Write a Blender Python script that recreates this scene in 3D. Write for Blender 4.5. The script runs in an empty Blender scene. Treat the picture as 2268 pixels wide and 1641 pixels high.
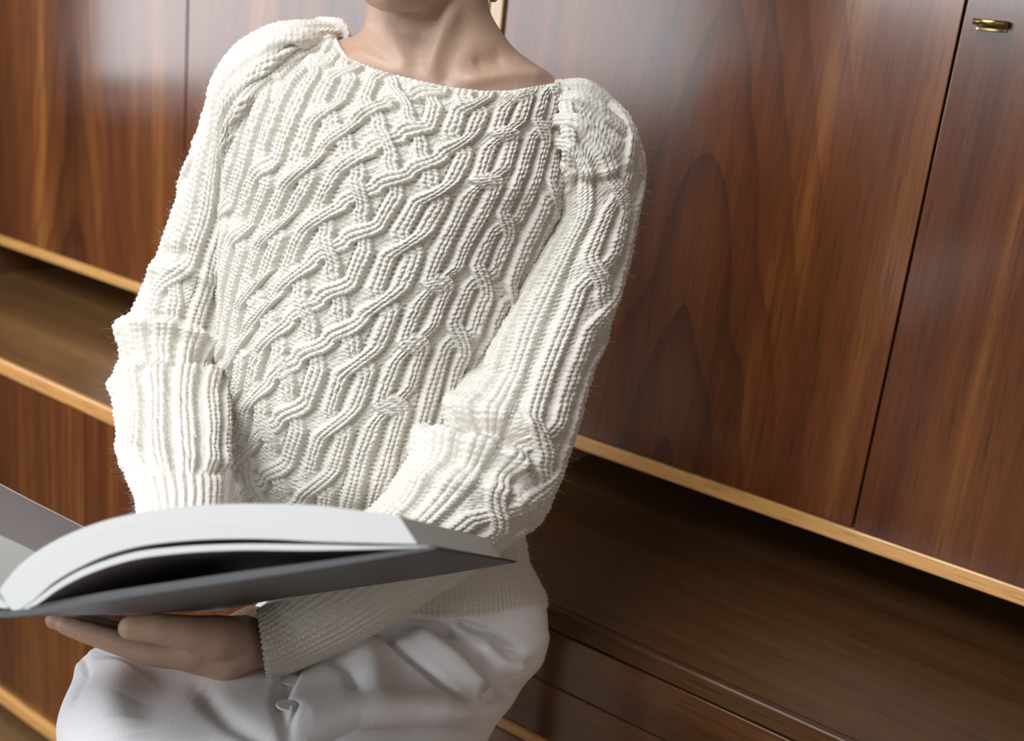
import bpy, bmesh, math, random
import numpy as np
from mathutils import Matrix, Vector
random.seed(4); rng = np.random.default_rng(4)
S = bpy.context.scene; COL = S.collection
# ------------------------------------------------------------------ camera
W, H = 2268.0, 1641.0; CX, CY = W/2, H/2; F = 2518.309
R = np.array([[0.80418932, 0.25853497, -0.53520015], [0.58464423, -0.1818205, 0.79065316], [0.10710113, -0.94873652, -0.29736908]])
HC = 1.49                                        # lens height above the floor
CAM = np.array([0, 0, HC])
cd = bpy.data.cameras.new('camera'); cam = bpy.data.objects.new('camera', cd); COL.objects.link(cam)
cd.sensor_width = 36; cd.lens = 36*F/W; cd.clip_start = .05
m = Matrix.Identity(4)
for i in range(3):
    m[i][0], m[i][1], m[i][2] = R[i, 0], -R[i, 1], -R[i, 2]
m.translation = CAM; cam.matrix_world = m; S.camera = cam
cd.dof.use_dof = True; cd.dof.focus_distance = 1.03; cd.dof.aperture_fstop = 4.5
# ------------------------------------------------------------------ light and exposure
S.view_settings.view_transform = 'Standard'; S.view_settings.look = 'None'
S.view_settings.gamma = 1; S.view_settings.use_curve_mapping = False; S.view_settings.exposure = 0.0
wd = bpy.data.worlds.new('sky'); S.world = wd; wd.use_nodes = True
wd.node_tree.nodes['Background'].inputs[0].default_value = (.72, .82, 1, 1)
wd.node_tree.nodes['Background'].inputs[1].default_value = 1.0
WX, WY0, WY1, WZ0, WZ1 = -2.45, -2.3, .95, HC-.30, HC+.45   # window opening in the left wall
RX0, RX1, RY0, RY1, ZC = -1.85, .0, -2.1, -.2, HC+1.65            # unseen roof light, added to brighten the sweater from above
def daylight(size, size_y, energy, mtx):
    ld = bpy.data.lights.new('daylight', 'AREA'); ld.shape = 'RECTANGLE'; ld.size = size; ld.size_y = size_y
    ld.energy = energy; ld.color = (.93, .97, 1)
    lo = bpy.data.objects.new('daylight', ld); COL.objects.link(lo); lo.matrix_world = Matrix(mtx)
daylight(WY1-WY0, WZ1-WZ0, 28, ((0, 0, -1, WX-.06), (-1, 0, 0, (WY0+WY1)/2), (0, 1, 0, (WZ0+WZ1)/2), (0, 0, 0, 1)))
FYW, FX0, FX1, FZ0, FZ1 = -3.4, -2.38, -.5, HC+.35, HC+1.55      # unseen window behind the camera, added as front fill on the sweater
daylight(FX1-FX0, FZ1-FZ0, 76, ((1, 0, 0, (FX0+FX1)/2), (0, 0, -1, FYW-.06), (0, 1, 0, (FZ0+FZ1)/2), (0, 0, 0, 1)))
daylight(RX1-RX0, RY1-RY0, 130, ((1, 0, 0, (RX0+RX1)/2), (0, 1, 0, (RY0+RY1)/2), (0, 0, 1, ZC+.07), (0, 0, 0, 1)))

# ------------------------------------------------------------------ helpers
def tag(o, label=None, cat=None, group=None, kind=None):
    if label: o['label'] = label
    if cat: o['category'] = cat
    if group: o['group'] = group
    if kind: o['kind'] = kind
    return o
def empty(name, loc, label, cat, group=None):
    o = bpy.data.objects.new(name, None); COL.objects.link(o); o.location = loc; o.empty_display_size = .05
    return tag(o, label, cat, group)
def link(name, me, mat, parent=None, loc=None):
    o = bpy.data.objects.new(name, me); COL.objects.link(o)
    if mat is not None and not me.materials: me.materials.append(mat)
    if loc is not None: o.location = loc
    if parent is not None:
        o.parent = parent; o.matrix_parent_inverse = Matrix.Translation(-wloc(parent))
    return o
def wloc(o):
    v = Vector(o.location)
    if o.parent is not None: v = v + wloc(o.parent) + o.matrix_parent_inverse.translation
    return v
def bm_mesh(bm, smooth=False):
    me = bpy.data.meshes.new('mesh'); bm.to_mesh(me); bm.free()
    if smooth: me.polygons.foreach_set('use_smooth', [True]*len(me.polygons))
    return me
def box_bm(x0, x1, y0, y1, z0, z1, bev=.0, seg=2, bm=None, org=(0, 0, 0)):
    bm = bm or bmesh.new()
    r = bmesh.ops.create_cube(bm, size=1)
    for v in r['verts']:
        v.co = Vector(((x0+x1)/2+v.co.x*(x1-x0)-org[0], (y0+y1)/2+v.co.y*(y1-y0)-org[1], (z0+z1)/2+v.co.z*(z1-z0)-org[2]))
    if bev:
        es = list({e for v in r['verts'] for e in v.link_edges})
        bmesh.ops.bevel(bm, geom=es, offset=bev, segments=seg, profile=.5, affect='EDGES')
    return bm
def box(name, x0, x1, y0, y1, z0, z1, mat, parent=None, bev=.0, org=None):
    org = org or ((x0+x1)/2, (y0+y1)/2, (z0+z1)/2)
    return link(name, bm_mesh(box_bm(x0, x1, y0, y1, z0, z1, bev, org=org)), mat, parent, org)
def P(x, y, z):                                  # a point seen at (x, y) in the 2268 x 1641 frame, at depth z along the optical axis
    x, y, z = np.broadcast_arrays(np.asarray(x, float), np.asarray(y, float), np.asarray(z, float))
    c = np.stack([(x-CX)/F*z, (y-CY)/F*z, z], -1)
    return c @ R.T + CAM
def grid_mesh(V, wrap=True, uv=None, cap0=False, cap1=False, flip=False):
    n, mm = V.shape[:2]
    me = bpy.data.meshes.new('mesh')
    a = np.arange(n*mm).reshape(n, mm)
    if wrap: b = np.roll(a, -1, 1); q = np.stack([a[:-1], b[:-1], b[1:], a[1:]], -1).reshape(-1, 4)
    else: q = np.stack([a[:-1, :-1], a[:-1, 1:], a[1:, 1:], a[1:, :-1]], -1).reshape(-1, 4)
    if flip: q = q[:, ::-1]
    verts = V.reshape(-1, 3)
    tri = []
    if cap0:
        verts = np.vstack([verts, V[0].mean(0)]); c = len(verts)-1
        tri += [(c, a[0, (j+1) % mm], a[0, j]) if not flip else (c, a[0, j], a[0, (j+1) % mm]) for j in range(mm)]
    if cap1:
        verts = np.vstack([verts, V[-1].mean(0)]); c = len(verts)-1
        tri += [(c, a[-1, j], a[-1, (j+1) % mm]) if not flip else (c, a[-1, (j+1) % mm], a[-1, j]) for j in range(mm)]
    nv, nq, nt = len(verts), len(q), len(tri)
    me.vertices.add(nv); me.vertices.foreach_set('co', verts.astype(np.float32).ravel())
    li = np.concatenate([q.ravel(), np.array(tri, int).ravel()]) if nt else q.ravel()
    me.loops.add(len(li)); me.loops.foreach_set('vertex_index', li.astype(np.int32))
    me.polygons.add(nq+nt)
    ls = np.concatenate([np.arange(nq)*4, nq*4+np.arange(nt)*3]); 
    me.polygons.foreach_set('loop_start', ls.astype(np.int32))
    me.polygons.foreach_set('use_smooth', np.ones(nq+nt, bool))
    if uv is not None:
        L = me.uv_layers.new(name='uv'); u = uv.reshape(-1, 2)
        if len(verts) > len(u): u = np.vstack([u, np.zeros((len(verts)-len(u), 2))])
        L.data.foreach_set('uv', u[li].astype(np.float32).ravel())
    me.update(calc_edges=True); me.validate()
    return me
def crom(K, n, par=None):                       # Catmull-Rom through key rows, resampled evenly along par
    K = np.asarray(K, float)
    if par is None:
        d = np.linalg.norm(np.diff(K, axis=0), axis=1); par = np.concatenate([[0], np.cumsum(np.maximum(d, 1e-9))])
    t = np.linspace(par[0], par[-1], n)
    M = np.gradient(K, par, axis=0)
    i = np.clip(np.searchsorted(par, t, 'right')-1, 0, len(par)-2)
    h = (par[i+1]-par[i]); s = ((t-par[i])/h)[:, None]; h = h[:, None]
    return ((1+2*s)*(1-s)**2*K[i]+s*(1-s)**2*h*M[i]+s*s*(3-2*s)*K[i+1]+s*s*(s-1)*h*M[i+1]), t
def loft(keys, rows, nf, nb, p=.85, sagb=-.3, neck=None):
    """keys: (Ax, Ay, Bx, By, zA, zB, T, sag). A ring runs A -> front -> B -> back."""
    K = np.array(keys, float)
    mid = (K[:, :2]+K[:, 2:4])/2
    d = .5*np.linalg.norm(np.diff(K[:, :2], axis=0), axis=1)+.5*np.linalg.norm(np.diff(K[:, 2:4], axis=0), axis=1)
    par = np.concatenate([[0], np.cumsum(np.maximum(d, 1))])
    k, s = crom(K, rows, par)
    ph = np.concatenate([np.linspace(0, np.pi, nf, endpoint=False), np.linspace(np.pi, 2*np.pi, nb, endpoint=False)])
    t = -np.cos(ph); sn = np.sin(ph); fr = sn >= 0
    A, B = k[:, :2], k[:, 2:4]
    half = np.linalg.norm(B-A, axis=1)/2
    w = (1+t)/2
    px = A[:, 0:1]*(1-w)+B[:, 0:1]*w
    sg = np.where(fr, 1, sagb)*sn**2
    if neck:                                      # the neckline drops steeply at one end and runs out gently at the other
        f = np.exp(-(s/neck)**2)[:, None]
        sg = sg*(1-f)+f*np.where(fr, np.interp(w, [0, .03, .06, .18, .34, .5, .66, .78, .9, 1], [0, .42, .70, .90, .98, 1, .88, .66, .30, 0]), sg)
    py = A[:, 1:2]*(1-w)+B[:, 1:2]*w+k[:, 7:8]*sg
    z = k[:, 4:5]*(1-w)+k[:, 5:6]*w-k[:, 6:7]*np.sign(sn)*np.abs(sn)**p
    return dict(V=P(px, py, z), px=px, py=py, z=z, ph=np.broadcast_to(ph, px.shape), s=np.broadcast_to(s[:, None], px.shape), half=np.broadcast_to(half[:, None], px.shape), t=np.broadcast_to(t, px.shape), sn=np.broadcast_to(sn, px.shape), mid=np.broadcast_to(((A+B)/2)[:, None, :], px.shape+(2,)))
def arcl(L):
    d = np.linalg.norm(np.diff(L['V'], axis=0), axis=2)
    k = np.ones(41)/41; m = d.shape[1]; D = np.concatenate([d[:, -20:], d, d[:, :20]], 1)
    D = np.cumsum(D, 1); D = np.concatenate([np.zeros((len(D), 1)), D], 1); D = (D[:, 41:41+m]-D[:, :m])/41
    return np.concatenate([np.zeros((1, m)), np.cumsum(D, 0)])*2290.
def fade(L): return L['s']+(arcl(L)-L['s'])*np.exp(-(L['s']/260.)**2)
def normals(V):
    du = np.roll(V, -1, 1)-np.roll(V, 1, 1); dv = np.gradient(V, axis=0)
    n = np.cross(du, dv); n /= np.linalg.norm(n, axis=-1, keepdims=True)+1e-12
    c = V.mean(1, keepdims=True)
    if ((V-c)*n).sum() < 0: n = -n
    return n
def strokes(L, st, front=True):
    h = np.zeros_like(L['px'])
    X, Y = L['px'], L['py']
    for pts, wd_, amp in st:
        pts = np.array(pts, float)
        x0, y0 = pts.min(0)-3*wd_; x1, y1 = pts.max(0)+3*wd_
        mk = (X > x0) & (X < x1) & (Y > y0) & (Y < y1) & (L['sn'] > -.05)
        if not mk.any(): continue
        q = np.stack([X[mk], Y[mk]], -1); best = np.full(len(q), 1e9); bt = np.zeros(len(q)); n = len(pts)-1
        for i in range(n):
            a, b = pts[i], pts[i+1]; ab = b-a
            u = np.clip(((q-a)@ab)/(ab@ab), 0, 1)
            dd = np.linalg.norm(q-a-u[:, None]*ab, axis=1)
            c = dd < best; best[c] = dd[c]; bt[c] = ((i+u)/n)[c]
        taper = np.clip(np.minimum(bt, 1-bt)*5+.35, 0, 1)
        h[mk] += amp*np.exp(-(best/wd_)**2)*taper
    return h
def smooth01(x): x = np.clip(x, 0, 1); return x*x*(3-2*x)
def wob(a, b, seed, n=5):                        # a smooth random field of two coordinates, about -1..1
    g = np.random.default_rng(seed); o = 0
    for _ in range(n):
        k = g.normal(size=2); o = o+np.sin(k[0]*a+k[1]*b+g.uniform(0, 6.28))
    return o/n**.5
# ------------------------------------------------------------------ materials
def mat(name):
    M = bpy.data.materials.new(name); M.use_nodes = True
    return M, M.node_tree.nodes, M.node_tree.links, M.node_tree.nodes['Principled BSDF']
def nd(N, t, **kw):
    n = N.new(t)
    for k, v in kw.items():
        if k in n.inputs.keys(): n.inputs[k].default_value = v
        else: setattr(n, k, v)
    return n
def mth(N, L, op, a, b=None, c=None):
    n = N.new('ShaderNodeMath'); n.operation = op
    for i, v in enumerate((a, b, c)):
        if v is None: continue
        if isinstance(v, (int, float)): n.inputs[i].default_value = v
        else: L.new(v, n.inputs[i])
    return n.outputs[0]
def ramp(N, L, fac, stops):
    r = N.new('ShaderNodeValToRGB'); e = r.color_ramp.elements
    while len(e) < len(stops): e.new(.5)
    for x, (p, c) in zip(e, stops): x.position = p; x.color = (*c, 1)
    L.new(fac, r.inputs[0]); return r.outputs[0]
def mix(N, L, blend, fac, a, b):
    n = N.new('ShaderNodeMix'); n.data_type = 'RGBA'; n.blend_type = blend
    for k, v in ((0, fac), (6, a), (7, b)):
        if isinstance(v, (int, float)): n.inputs[k].default_value = v
        elif isinstance(v, tuple): n.inputs[k].default_value = (*v, 1)
        else: L.new(v, n.inputs[k])
    return n.outputs[2]
def plain(name, col, rough=.5, metal=0., bump=0., bscale=200., **kw):
    M, N, L, B = mat(name)
    tc = nd(N, 'ShaderNodeTexCoord'); no = nd(N, 'ShaderNodeTexNoise', Scale=bscale, Detail=3.)
    L.new(tc.outputs['Object'], no.inputs['Vector'])
    lo_ = tuple(c*.9 for c in col)
    L.new(ramp(N, L, no.outputs['Fac'], [(.3, lo_), (.7, col)]), B.inputs['Base Color'])
    B.inputs['Roughness'].default_value = rough; B.inputs['Metallic'].default_value = metal
    for k, v in kw.items(): B.inputs[k.replace('_', ' ')].default_value = v
    if bump:
        b = nd(N, 'ShaderNodeBump', Strength=bump, Distance=.001); L.new(no.outputs['Fac'], b.inputs['Height']); L.new(b.outputs[0], B.inputs['Normal'])
    return M
def wood(name, dark, mid, light, axis='z', rough=.3, arch=True, coat=.95, ring=7., figure=.85):
    M, N, L, B = mat(name)
    tc = nd(N, 'ShaderNodeTexCoord'); oi = nd(N, 'ShaderNodeObjectInfo')
    sp = nd(N, 'ShaderNodeSeparateXYZ'); L.new(tc.outputs['Object'], sp.inputs[0])
    x, y, z = sp.outputs
    if axis == 'x': x, z = z, x
    rnd = mth(N, L, 'MULTIPLY', oi.outputs['Random'], 40.)
    def vec(sx, sz, off=0.):
        c = nd(N, 'ShaderNodeCombineXYZ')
        L.new(mth(N, L, 'MULTIPLY', x, sx), c.inputs[0]); L.new(mth(N, L, 'MULTIPLY_ADD', y, sx, rnd), c.inputs[1]); L.new(mth(N, L, 'MULTIPLY_ADD', z, sz, off), c.inputs[2])
        return c.outputs[0]
    def noise(v, sc=1., det=3., ro=.55):
        n = nd(N, 'ShaderNodeTexNoise', Scale=sc, Detail=det, Roughness=ro); L.new(v, n.inputs['Vector']); return n.outputs['Fac']
    broad = noise(vec(9., .5), 1., 2.)            # wide light and dark stripes of the veneer
    streak = noise(vec(75., 1.6, 3.), 1., 4., .6)
    pores = noise(vec(800., 13., 7.), 1., 2., .6)
    if arch:                                      # flat-sawn arches stacked up the middle of each leaf
        xa = mth(N, L, 'MULTIPLY', x, 11.)
        r = mth(N, L, 'SQRT', mth(N, L, 'MULTIPLY_ADD', xa, xa, .12))
        wv = mth(N, L, 'MULTIPLY_ADD', noise(vec(5., 2.2, 11.), 1., 2.), 1.1, mth(N, L, 'MULTIPLY_ADD', z, 2.1, r))
        rg = mth(N, L, 'FRACT', mth(N, L, 'MULTIPLY', wv, ring/3.))
        rg = mth(N, L, 'POWER', mth(N, L, 'ABSOLUTE', mth(N, L, 'MULTIPLY_ADD', rg, 1.0, -.12)), 3.)
        fall = mth(N, L, 'POWER', 2.718, mth(N, L, 'MULTIPLY', mth(N, L, 'MULTIPLY', x, x), -42.))
        rg = mth(N, L, 'MULTIPLY', rg, fall)
    else: rg = mth(N, L, 'MULTIPLY', streak, 0.)
    v = mth(N, L, 'MULTIPLY_ADD', broad, 1.0*figure, mth(N, L, 'MULTIPLY_ADD', streak, .55*figure, -.30*figure))
    v = mth(N, L, 'ADD', v, .5-.5*figure)
    v = mth(N, L, 'MULTIPLY_ADD', rg, -.34, v)
    colr = ramp(N, L, v, [(.22, dark), (.5, mid), (.8, light)])
    pc = ramp(N, L, pores, [(.37, (.42, .36, .34)), (.45, (1, 1, 1))])
    colr = mix(N, L, 'MULTIPLY', .75, colr, pc)
    L.new(colr, B.inputs['Base Color'])
    rr = mth(N, L, 'MULTIPLY_ADD', streak, .16, rough-.08); L.new(rr, B.inputs['Roughness'])
    B.inputs['Specular IOR Level'].default_value = .25; B.inputs['Coat Weight'].default_value = coat; B.inputs['Coat Roughness'].default_value = .17; B.inputs['Coat IOR'].default_value = 1.72
    bp = nd(N, 'ShaderNodeBump', Strength=.22, Distance=.0006); L.new(mth(N, L, 'MULTIPLY_ADD', streak, .6, pores), bp.inputs['Height']); L.new(bp.outputs[0], B.inputs['Normal'])
    return M
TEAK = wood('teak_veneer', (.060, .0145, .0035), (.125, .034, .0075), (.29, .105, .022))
TEAK_L = wood('lit_teak_veneer', (.075, .019, .0045), (.165, .048, .011), (.40, .155, .034))  # lighter copy of the teak for the left doors, window light put into its colour
TEAK_TOP_SHADED = wood('shaded_teak_worktop', (.036, .015, .005), (.07, .030, .010), (.11, .050, .017), axis='x', arch=False, rough=.45, coat=.1)  # worktop teak darkened for the right end, shade put into the colour
TEAK_TOP = wood('lit_teak_worktop', (.10, .046, .017), (.19, .098, .036), (.29, .17, .068), axis='x', arch=False, rough=.4)  # worktop teak lightened for the left end, which the window brightens
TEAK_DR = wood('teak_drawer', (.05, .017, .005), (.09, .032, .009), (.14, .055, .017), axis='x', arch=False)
EDGE = wood('pale_edge', (.66, .31, .09), (.80, .42, .14), (.86, .52, .21), axis='x', arch=False, rough=.35, figure=.7)
EDGEV = wood('pale_edge_upright', (.44, .25, .10), (.56, .34, .15), (.66, .45, .22), arch=False, rough=.35, figure=.8)
INNER = wood('carcass_wood', (.07, .03, .012), (.13, .055, .02), (.2, .09, .035), axis='x', arch=False, rough=.5)
FLOORM = wood('floor_board', (.17, .09, .04), (.27, .155, .07), (.36, .22, .11), axis='x', arch=False, rough=.45)
PLASTER = plain('white_plaster', (.78, .74, .69), .9, bump=.1, bscale=60)
DARKWALL = plain('umber_paint', (.12, .10, .085), .9, bump=.1, bscale=60)
BRASS = plain('aged_brass', (.46, .34, .14), .26, 1., bscale=90)
SKIN = plain('skin', (.50, .325, .235), .5, bscale=300, bump=.06, Subsurface_Weight=.12, Subsurface_Scale=.01)
SKIN.node_tree.nodes['Principled BSDF'].inputs['Subsurface Radius'].default_value = (1, .35, .2)
WOOL = plain('ecru_wool', (.82, .768, .685), .95, bump=1., bscale=1300, Sheen_Weight=.25, Sheen_Roughness=.6)
FUZZ = plain('wool_fibre', (.84, .80, .74), .9)
TWILL = plain('white_twill', (.88, .86, .875), .85, bump=.25, bscale=700, Sheen_Weight=.1)
BUTTON = plain('shell_button', (.74, .71, .70), .35)
PAGE_DARK = plain('maroon_endpaper', (.05, .022, .022), .45)
COVER = plain('charcoal_cloth', (.034, .035, .039), .42, bump=.2, bscale=1500)
NAVY = plain('navy_upholstery', (.012, .016, .035), .7, bump=.2, bscale=400)
STEEL = plain('black_steel', (.02, .02, .022), .4, 1.)
HAIR = plain('dark_hair', (.03, .017, .01), .4)
PEARL = plain('grey_pearl', (.35, .35, .37), .25)
def paper(name, col, lines):
    M, N, L, B = mat(name)
    uv = nd(N, 'ShaderNodeUVMap'); mp = nd(N, 'ShaderNodeMapping'); mp.inputs['Scale'].default_value = (1.2, lines, 1)
    L.new(uv.outputs[0], mp.inputs[0]); no = nd(N, 'ShaderNodeTexNoise', Scale=1., Detail=2.); L.new(mp.outputs[0], no.inputs['Vector'])
    L.new(ramp(N, L, no.outputs['Fac'], [(.25, tuple(c*.84 for c in col)), (.75, col)]), B.inputs['Base Color'])
    B.inputs['Roughness'].default_value = .6
    return M
PAPER = paper('paper_edges', (.52, .515, .50), 90.)

# ------------------------------------------------------------------ the room
YB, YF, XR = 1.74, -3.4, 1.5
def struct(o): o['kind'] = 'structure'; return o
fl = struct(box('floor', WX, XR, YF, YB, -.06, -.021, plain('subfloor', (.2, .13, .07), .8)))
pm = bm_mesh(box_bm(-.7, .7, -.0585, .0585, -.0105, .0105, .0015, 1)); pm.materials.append(FLOORM)
k = 0
for j in range(13):
    for i in range(3):
        x = -1.74+i*1.405+(j % 3)*.42
        if x-.7 < WX or x+.7 > XR: continue
        link('plank', pm, None, fl, (x, .35+j*.12-.1, -.0105)); k += 1
bm = bmesh.new()
for a in ((WX, XR, YF, RY0), (WX, XR, RY1, YB), (WX, RX0, RY0, RY1), (RX1, XR, RY0, RY1)): box_bm(*a, ZC, ZC+.12, bm=bm)
struct(link('ceiling', bm_mesh(bm), plain('ceiling_paint', (.35, .32, .29), .9)))
struct(box('wall_back', WX, XR, YB, YB+.1, 0, ZC, PLASTER))
struct(box('wall_right', XR, XR+.1, YF, YB, 0, ZC, plain('grey_plaster', (.40, .37, .335), .9, bump=.1, bscale=60)))
bm = bmesh.new()
for a in ((WX, XR, 0, FZ0), (WX, XR, FZ1, ZC), (WX, FX0, FZ0, FZ1), (FX1, XR, FZ0, FZ1)): box_bm(a[0], a[1], YF-.12, YF, a[2], a[3], bm=bm)
struct(link('wall_front', bm_mesh(bm), DARKWALL))
bm = bmesh.new()
for a in ((YF, YB, 0, WZ0), (YF, YB, WZ1, ZC), (YF, WY0, WZ0, WZ1), (WY1, YB, WZ0, WZ1)): box_bm(WX-.12, WX, *a, bm=bm)
struct(link('wall_left', bm_mesh(bm), DARKWALL))
wf = struct(link('window_1', bm_mesh(box_bm(WX-.03, WX+.08, WY0-.02, WY1+.02, WZ0-.03, WZ0, .004)), plain('window_paint', (.75, .75, .74), .4)))
WP = wf.data.materials[0]
for a in ((WY0, WY0+.05, WZ0, WZ1), (WY1-.05, WY1, WZ0, WZ1), (WY0, WY1, WZ1-.05, WZ1), (WY0, WY1, WZ0, WZ0+.05)):
    box('frame', WX-.05, WX-.01, *a, WP, wf, .003)

w3 = struct(link('added_fill_window', bm_mesh(box_bm(FX0-.02, FX1+.02, YF-.08, YF+.03, FZ0-.03, FZ0, .004)), WP))  # sill of the added fill window
for a in ((FX0, FX0+.05, FZ0, FZ1), (FX1-.05, FX1, FZ0, FZ1), (FX0, FX1, FZ1-.05, FZ1), (FX0, FX1, FZ0, FZ0+.05)):
    box('frame', a[0], a[1], YF-.05, YF-.01, a[2], a[3], WP, w3, .003)
w2 = struct(link('added_roof_light', bm_mesh(box_bm(RX0-.03, RX1+.03, RY0-.03, RY0, ZC-.02, ZC+.06, .004)), WP))  # kerb of the added roof light
for a in ((RX0, RX0+.05, RY0, RY1), (RX1-.05, RX1, RY0, RY1), (RX0, RX1, RY1-.05, RY1), (RX0, RX1, RY0, RY0+.05)):
    box('frame', *a, ZC+.01, ZC+.06, WP, w2, .003)

# ------------------------------------------------------------------ wall unit
K = 1.05
def zz(v): return HC+K*v
YU, YL = 1.25*K, .98*K
ZUB, ZUT = zz(-.549), zz(-.530)
CEIL_TOP = HC+.75
def upper(x0, x1, label, doors, strip_left, strip_right, handles, TEAK=TEAK):
    u = empty('upper_cabinet', ((x0+x1)/2, (YU+YB)/2, ZUB), label, 'cabinet')
    box('bottom_panel', x0, x1, YU, YB-.002, ZUB, ZUT, EDGE, u, .0015)
    box('top_panel', x0, x1, YU, YB-.002, CEIL_TOP, CEIL_TOP+.02, EDGE, u, .0015)
    box('back_panel', x0, x1, YB-.012, YB-.003, ZUT, CEIL_TOP, INNER, u)
    if strip_left: box('side_panel', x0, x0+.021, YU, YB-.012, ZUT, CEIL_TOP, EDGEV, u, .0012)
    if strip_right: box('side_panel', x1-.021, x1, YU, YB-.012, ZUT, CEIL_TOP, EDGEV, u, .0012)
    for i, (a, b, cx, cz, gap) in enumerate(doors):
        d = box('door', a, b, YU+.0012, YU+.02, ZUT+gap, CEIL_TOP-.003, TEAK, u, .0008, org=(cx, YU+.01, cz))
        if i in handles:
            hx, hz = handles[i]
            handle(hx, hz, d)
    return u
def handle(hx, hz, d):
    n = 20; r = .0175; bm = bmesh.new(); rows = []
    prof = [(0, .0045, 1.), (.0, .0045, 1.), (.0105, .0045, 1.), (.0125, .0035, .98), (.0125, -.0005, .98), (.0105, -.0015, .96), (.0, -.0015, .96)]
    # a half-moon lip of brass standing off the door, over a thin back plate
    V = []
    for (dy, dz, s) in prof[1:]:
        V.append([(hx+r*s*math.cos(t), YU-.0005-(dy+.0125*0)-abs(math.sin(t))*.011*(1 if dy > 0 else .2), hz+dz) for t in np.linspace(math.pi, 0, n)])
    V = np.array(V)
    link('handle', grid_mesh(V, wrap=False), BRASS, d)
    for nme, z0, z1, y0, w in (('lip', hz-.0018, hz+.0046, .011, .0165), ('plate', hz-.0062, hz-.0040, .0045, .0165)):
        bm = bmesh.new(); t = np.linspace(math.pi, 2*math.pi, 24)
        ring = [(hx+w*math.cos(a), YU-.0002+math.sin(a)*y0) for a in t]
        lo_ = [bm.verts.new((x, y, z0)) for x, y in ring]; hi_ = [bm.verts.new((x, y, z1)) for x, y in ring]
        for i in range(len(t)-1): bm.faces.new((lo_[i], lo_[i+1], hi_[i+1], hi_[i]))
        bm.faces.new(lo_[::-1]); bm.faces.new(hi_); bm.faces.new((lo_[-1], lo_[0], hi_[0], hi_[-1]))
        bmesh.ops.recalc_face_normals(bm, faces=bm.faces)
        link(nme if nme == 'plate' else 'rim', bm_mesh(bm), BRASS, d)
X = lambda v: v*K
SX0, SX1 = X(-.947), X(-.925)
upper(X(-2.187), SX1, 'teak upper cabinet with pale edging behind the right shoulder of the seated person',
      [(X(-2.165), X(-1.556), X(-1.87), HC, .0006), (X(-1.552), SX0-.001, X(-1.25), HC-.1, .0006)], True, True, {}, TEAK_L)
bpy.data.objects['door'].name = 'door'
upper(SX1+.0005, X(.86), 'dark teak upper cabinet with a brass pull on its second door',
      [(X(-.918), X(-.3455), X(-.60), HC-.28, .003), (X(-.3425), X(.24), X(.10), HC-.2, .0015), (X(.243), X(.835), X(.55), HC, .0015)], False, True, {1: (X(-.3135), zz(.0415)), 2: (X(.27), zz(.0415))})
for d in [o for o in bpy.data.objects if o.name.startswith('door')]: d.name = d.name.replace('door', 'cabinet_door')
box('end_panel', X(-2.187), X(-2.187)+.021, YU, YB-.012, zz(-.6243), ZUB-.0005, INNER, bpy.data.objects['upper_cabinet'], .001)
# worktop and lower units
def worktop(x0, x1, label, top, edge):
    wt = empty('worktop', ((x0+x1)/2, YL+.3, zz(-.649)), label, 'worktop', None)
    box('board', x0, x1, YL+.012, YB-.003, zz(-.648), zz(-.6245), top, wt)
    bmE = box_bm(x0, x1, YL, YL+.0119, zz(-.649), zz(-.6243), .0035, 3, org=(X(-.9), YL, zz(-.63)))
    link('edge_strip', bm_mesh(bmE, False), edge, wt, (X(-.9), YL, zz(-.63)))
LX = X(-.80)
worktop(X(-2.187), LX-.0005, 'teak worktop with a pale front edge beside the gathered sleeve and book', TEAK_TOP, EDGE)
worktop(LX+.0005, X(.9), 'dark shaded teak worktop with a teak front edge over the drawers', TEAK_TOP_SHADED, TEAK_TOP_SHADED)
ZB0, ZB1 = zz(-1.282), zz(-1.258)
lw = empty('lower_cabinet', (X(-1.7), YL+.3, ZB0), 'teak lower cabinet of plain doors under the lit end of the worktop', 'cabinet')
box('bottom_panel', X(-2.187), LX-.0005, YL-.006, YB-.003, ZB0, ZB1, EDGE, lw, .003)
box('back_panel', X(-2.187), LX-.001, YB-.02, YB-.004, ZB1, zz(-.6495), INNER, lw)
box('side_panel', LX-.02, LX-.0005, YL+.021, YB-.021, ZB1, zz(-.6495), INNER, lw)
box('side_panel', X(-2.187), X(-2.167), YL+.021, YB-.021, ZB1, zz(-.6495), INNER, lw)
for a, b in ((X(-2.185), X(-2.0955)), (X(-2.0935), X(-1.4445)), (X(-1.4415), LX-.001)):
    box('cabinet_door', a, b, YL+.004, YL+.0205, ZB1+.0005, zz(-.6505), TEAK, lw, .0006, org=((a+b)/2-.05, YL, zz(-1.1)))
box('plinth', X(-2.15), LX-.02, YL+.16, YL+.18, 0, ZB0, INNER, lw)
rw = empty('drawer_cabinet', (X(0), YL+.3, ZB0), 'dark teak drawer unit under the shaded end of the worktop', 'cabinet')
box('bottom_panel', LX+.0005, X(.88), YL-.006, YB-.003, ZB0, ZB1, EDGE, rw, .003)
box('back_panel', LX+.001, X(.88), YB-.02, YB-.004, ZB1, zz(-.6495), INNER, rw)
box('side_panel', LX+.0005, LX+.02, YL+.021, YB-.021, ZB1, zz(-.6495), INNER, rw)
box('side_panel', X(.86), X(.88), YL+.021, YB-.021, ZB1, zz(-.6495), INNER, rw)
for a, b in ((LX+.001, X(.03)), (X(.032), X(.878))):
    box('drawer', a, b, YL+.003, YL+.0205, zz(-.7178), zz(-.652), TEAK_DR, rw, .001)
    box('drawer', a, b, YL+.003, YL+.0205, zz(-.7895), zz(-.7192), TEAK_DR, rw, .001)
    box('cabinet_door', a, b, YL+.004, YL+.0205, ZB1+.0005, zz(-.808), TEAK, rw, .001, org=((a+b)/2, YL, zz(-1.1)))
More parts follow.
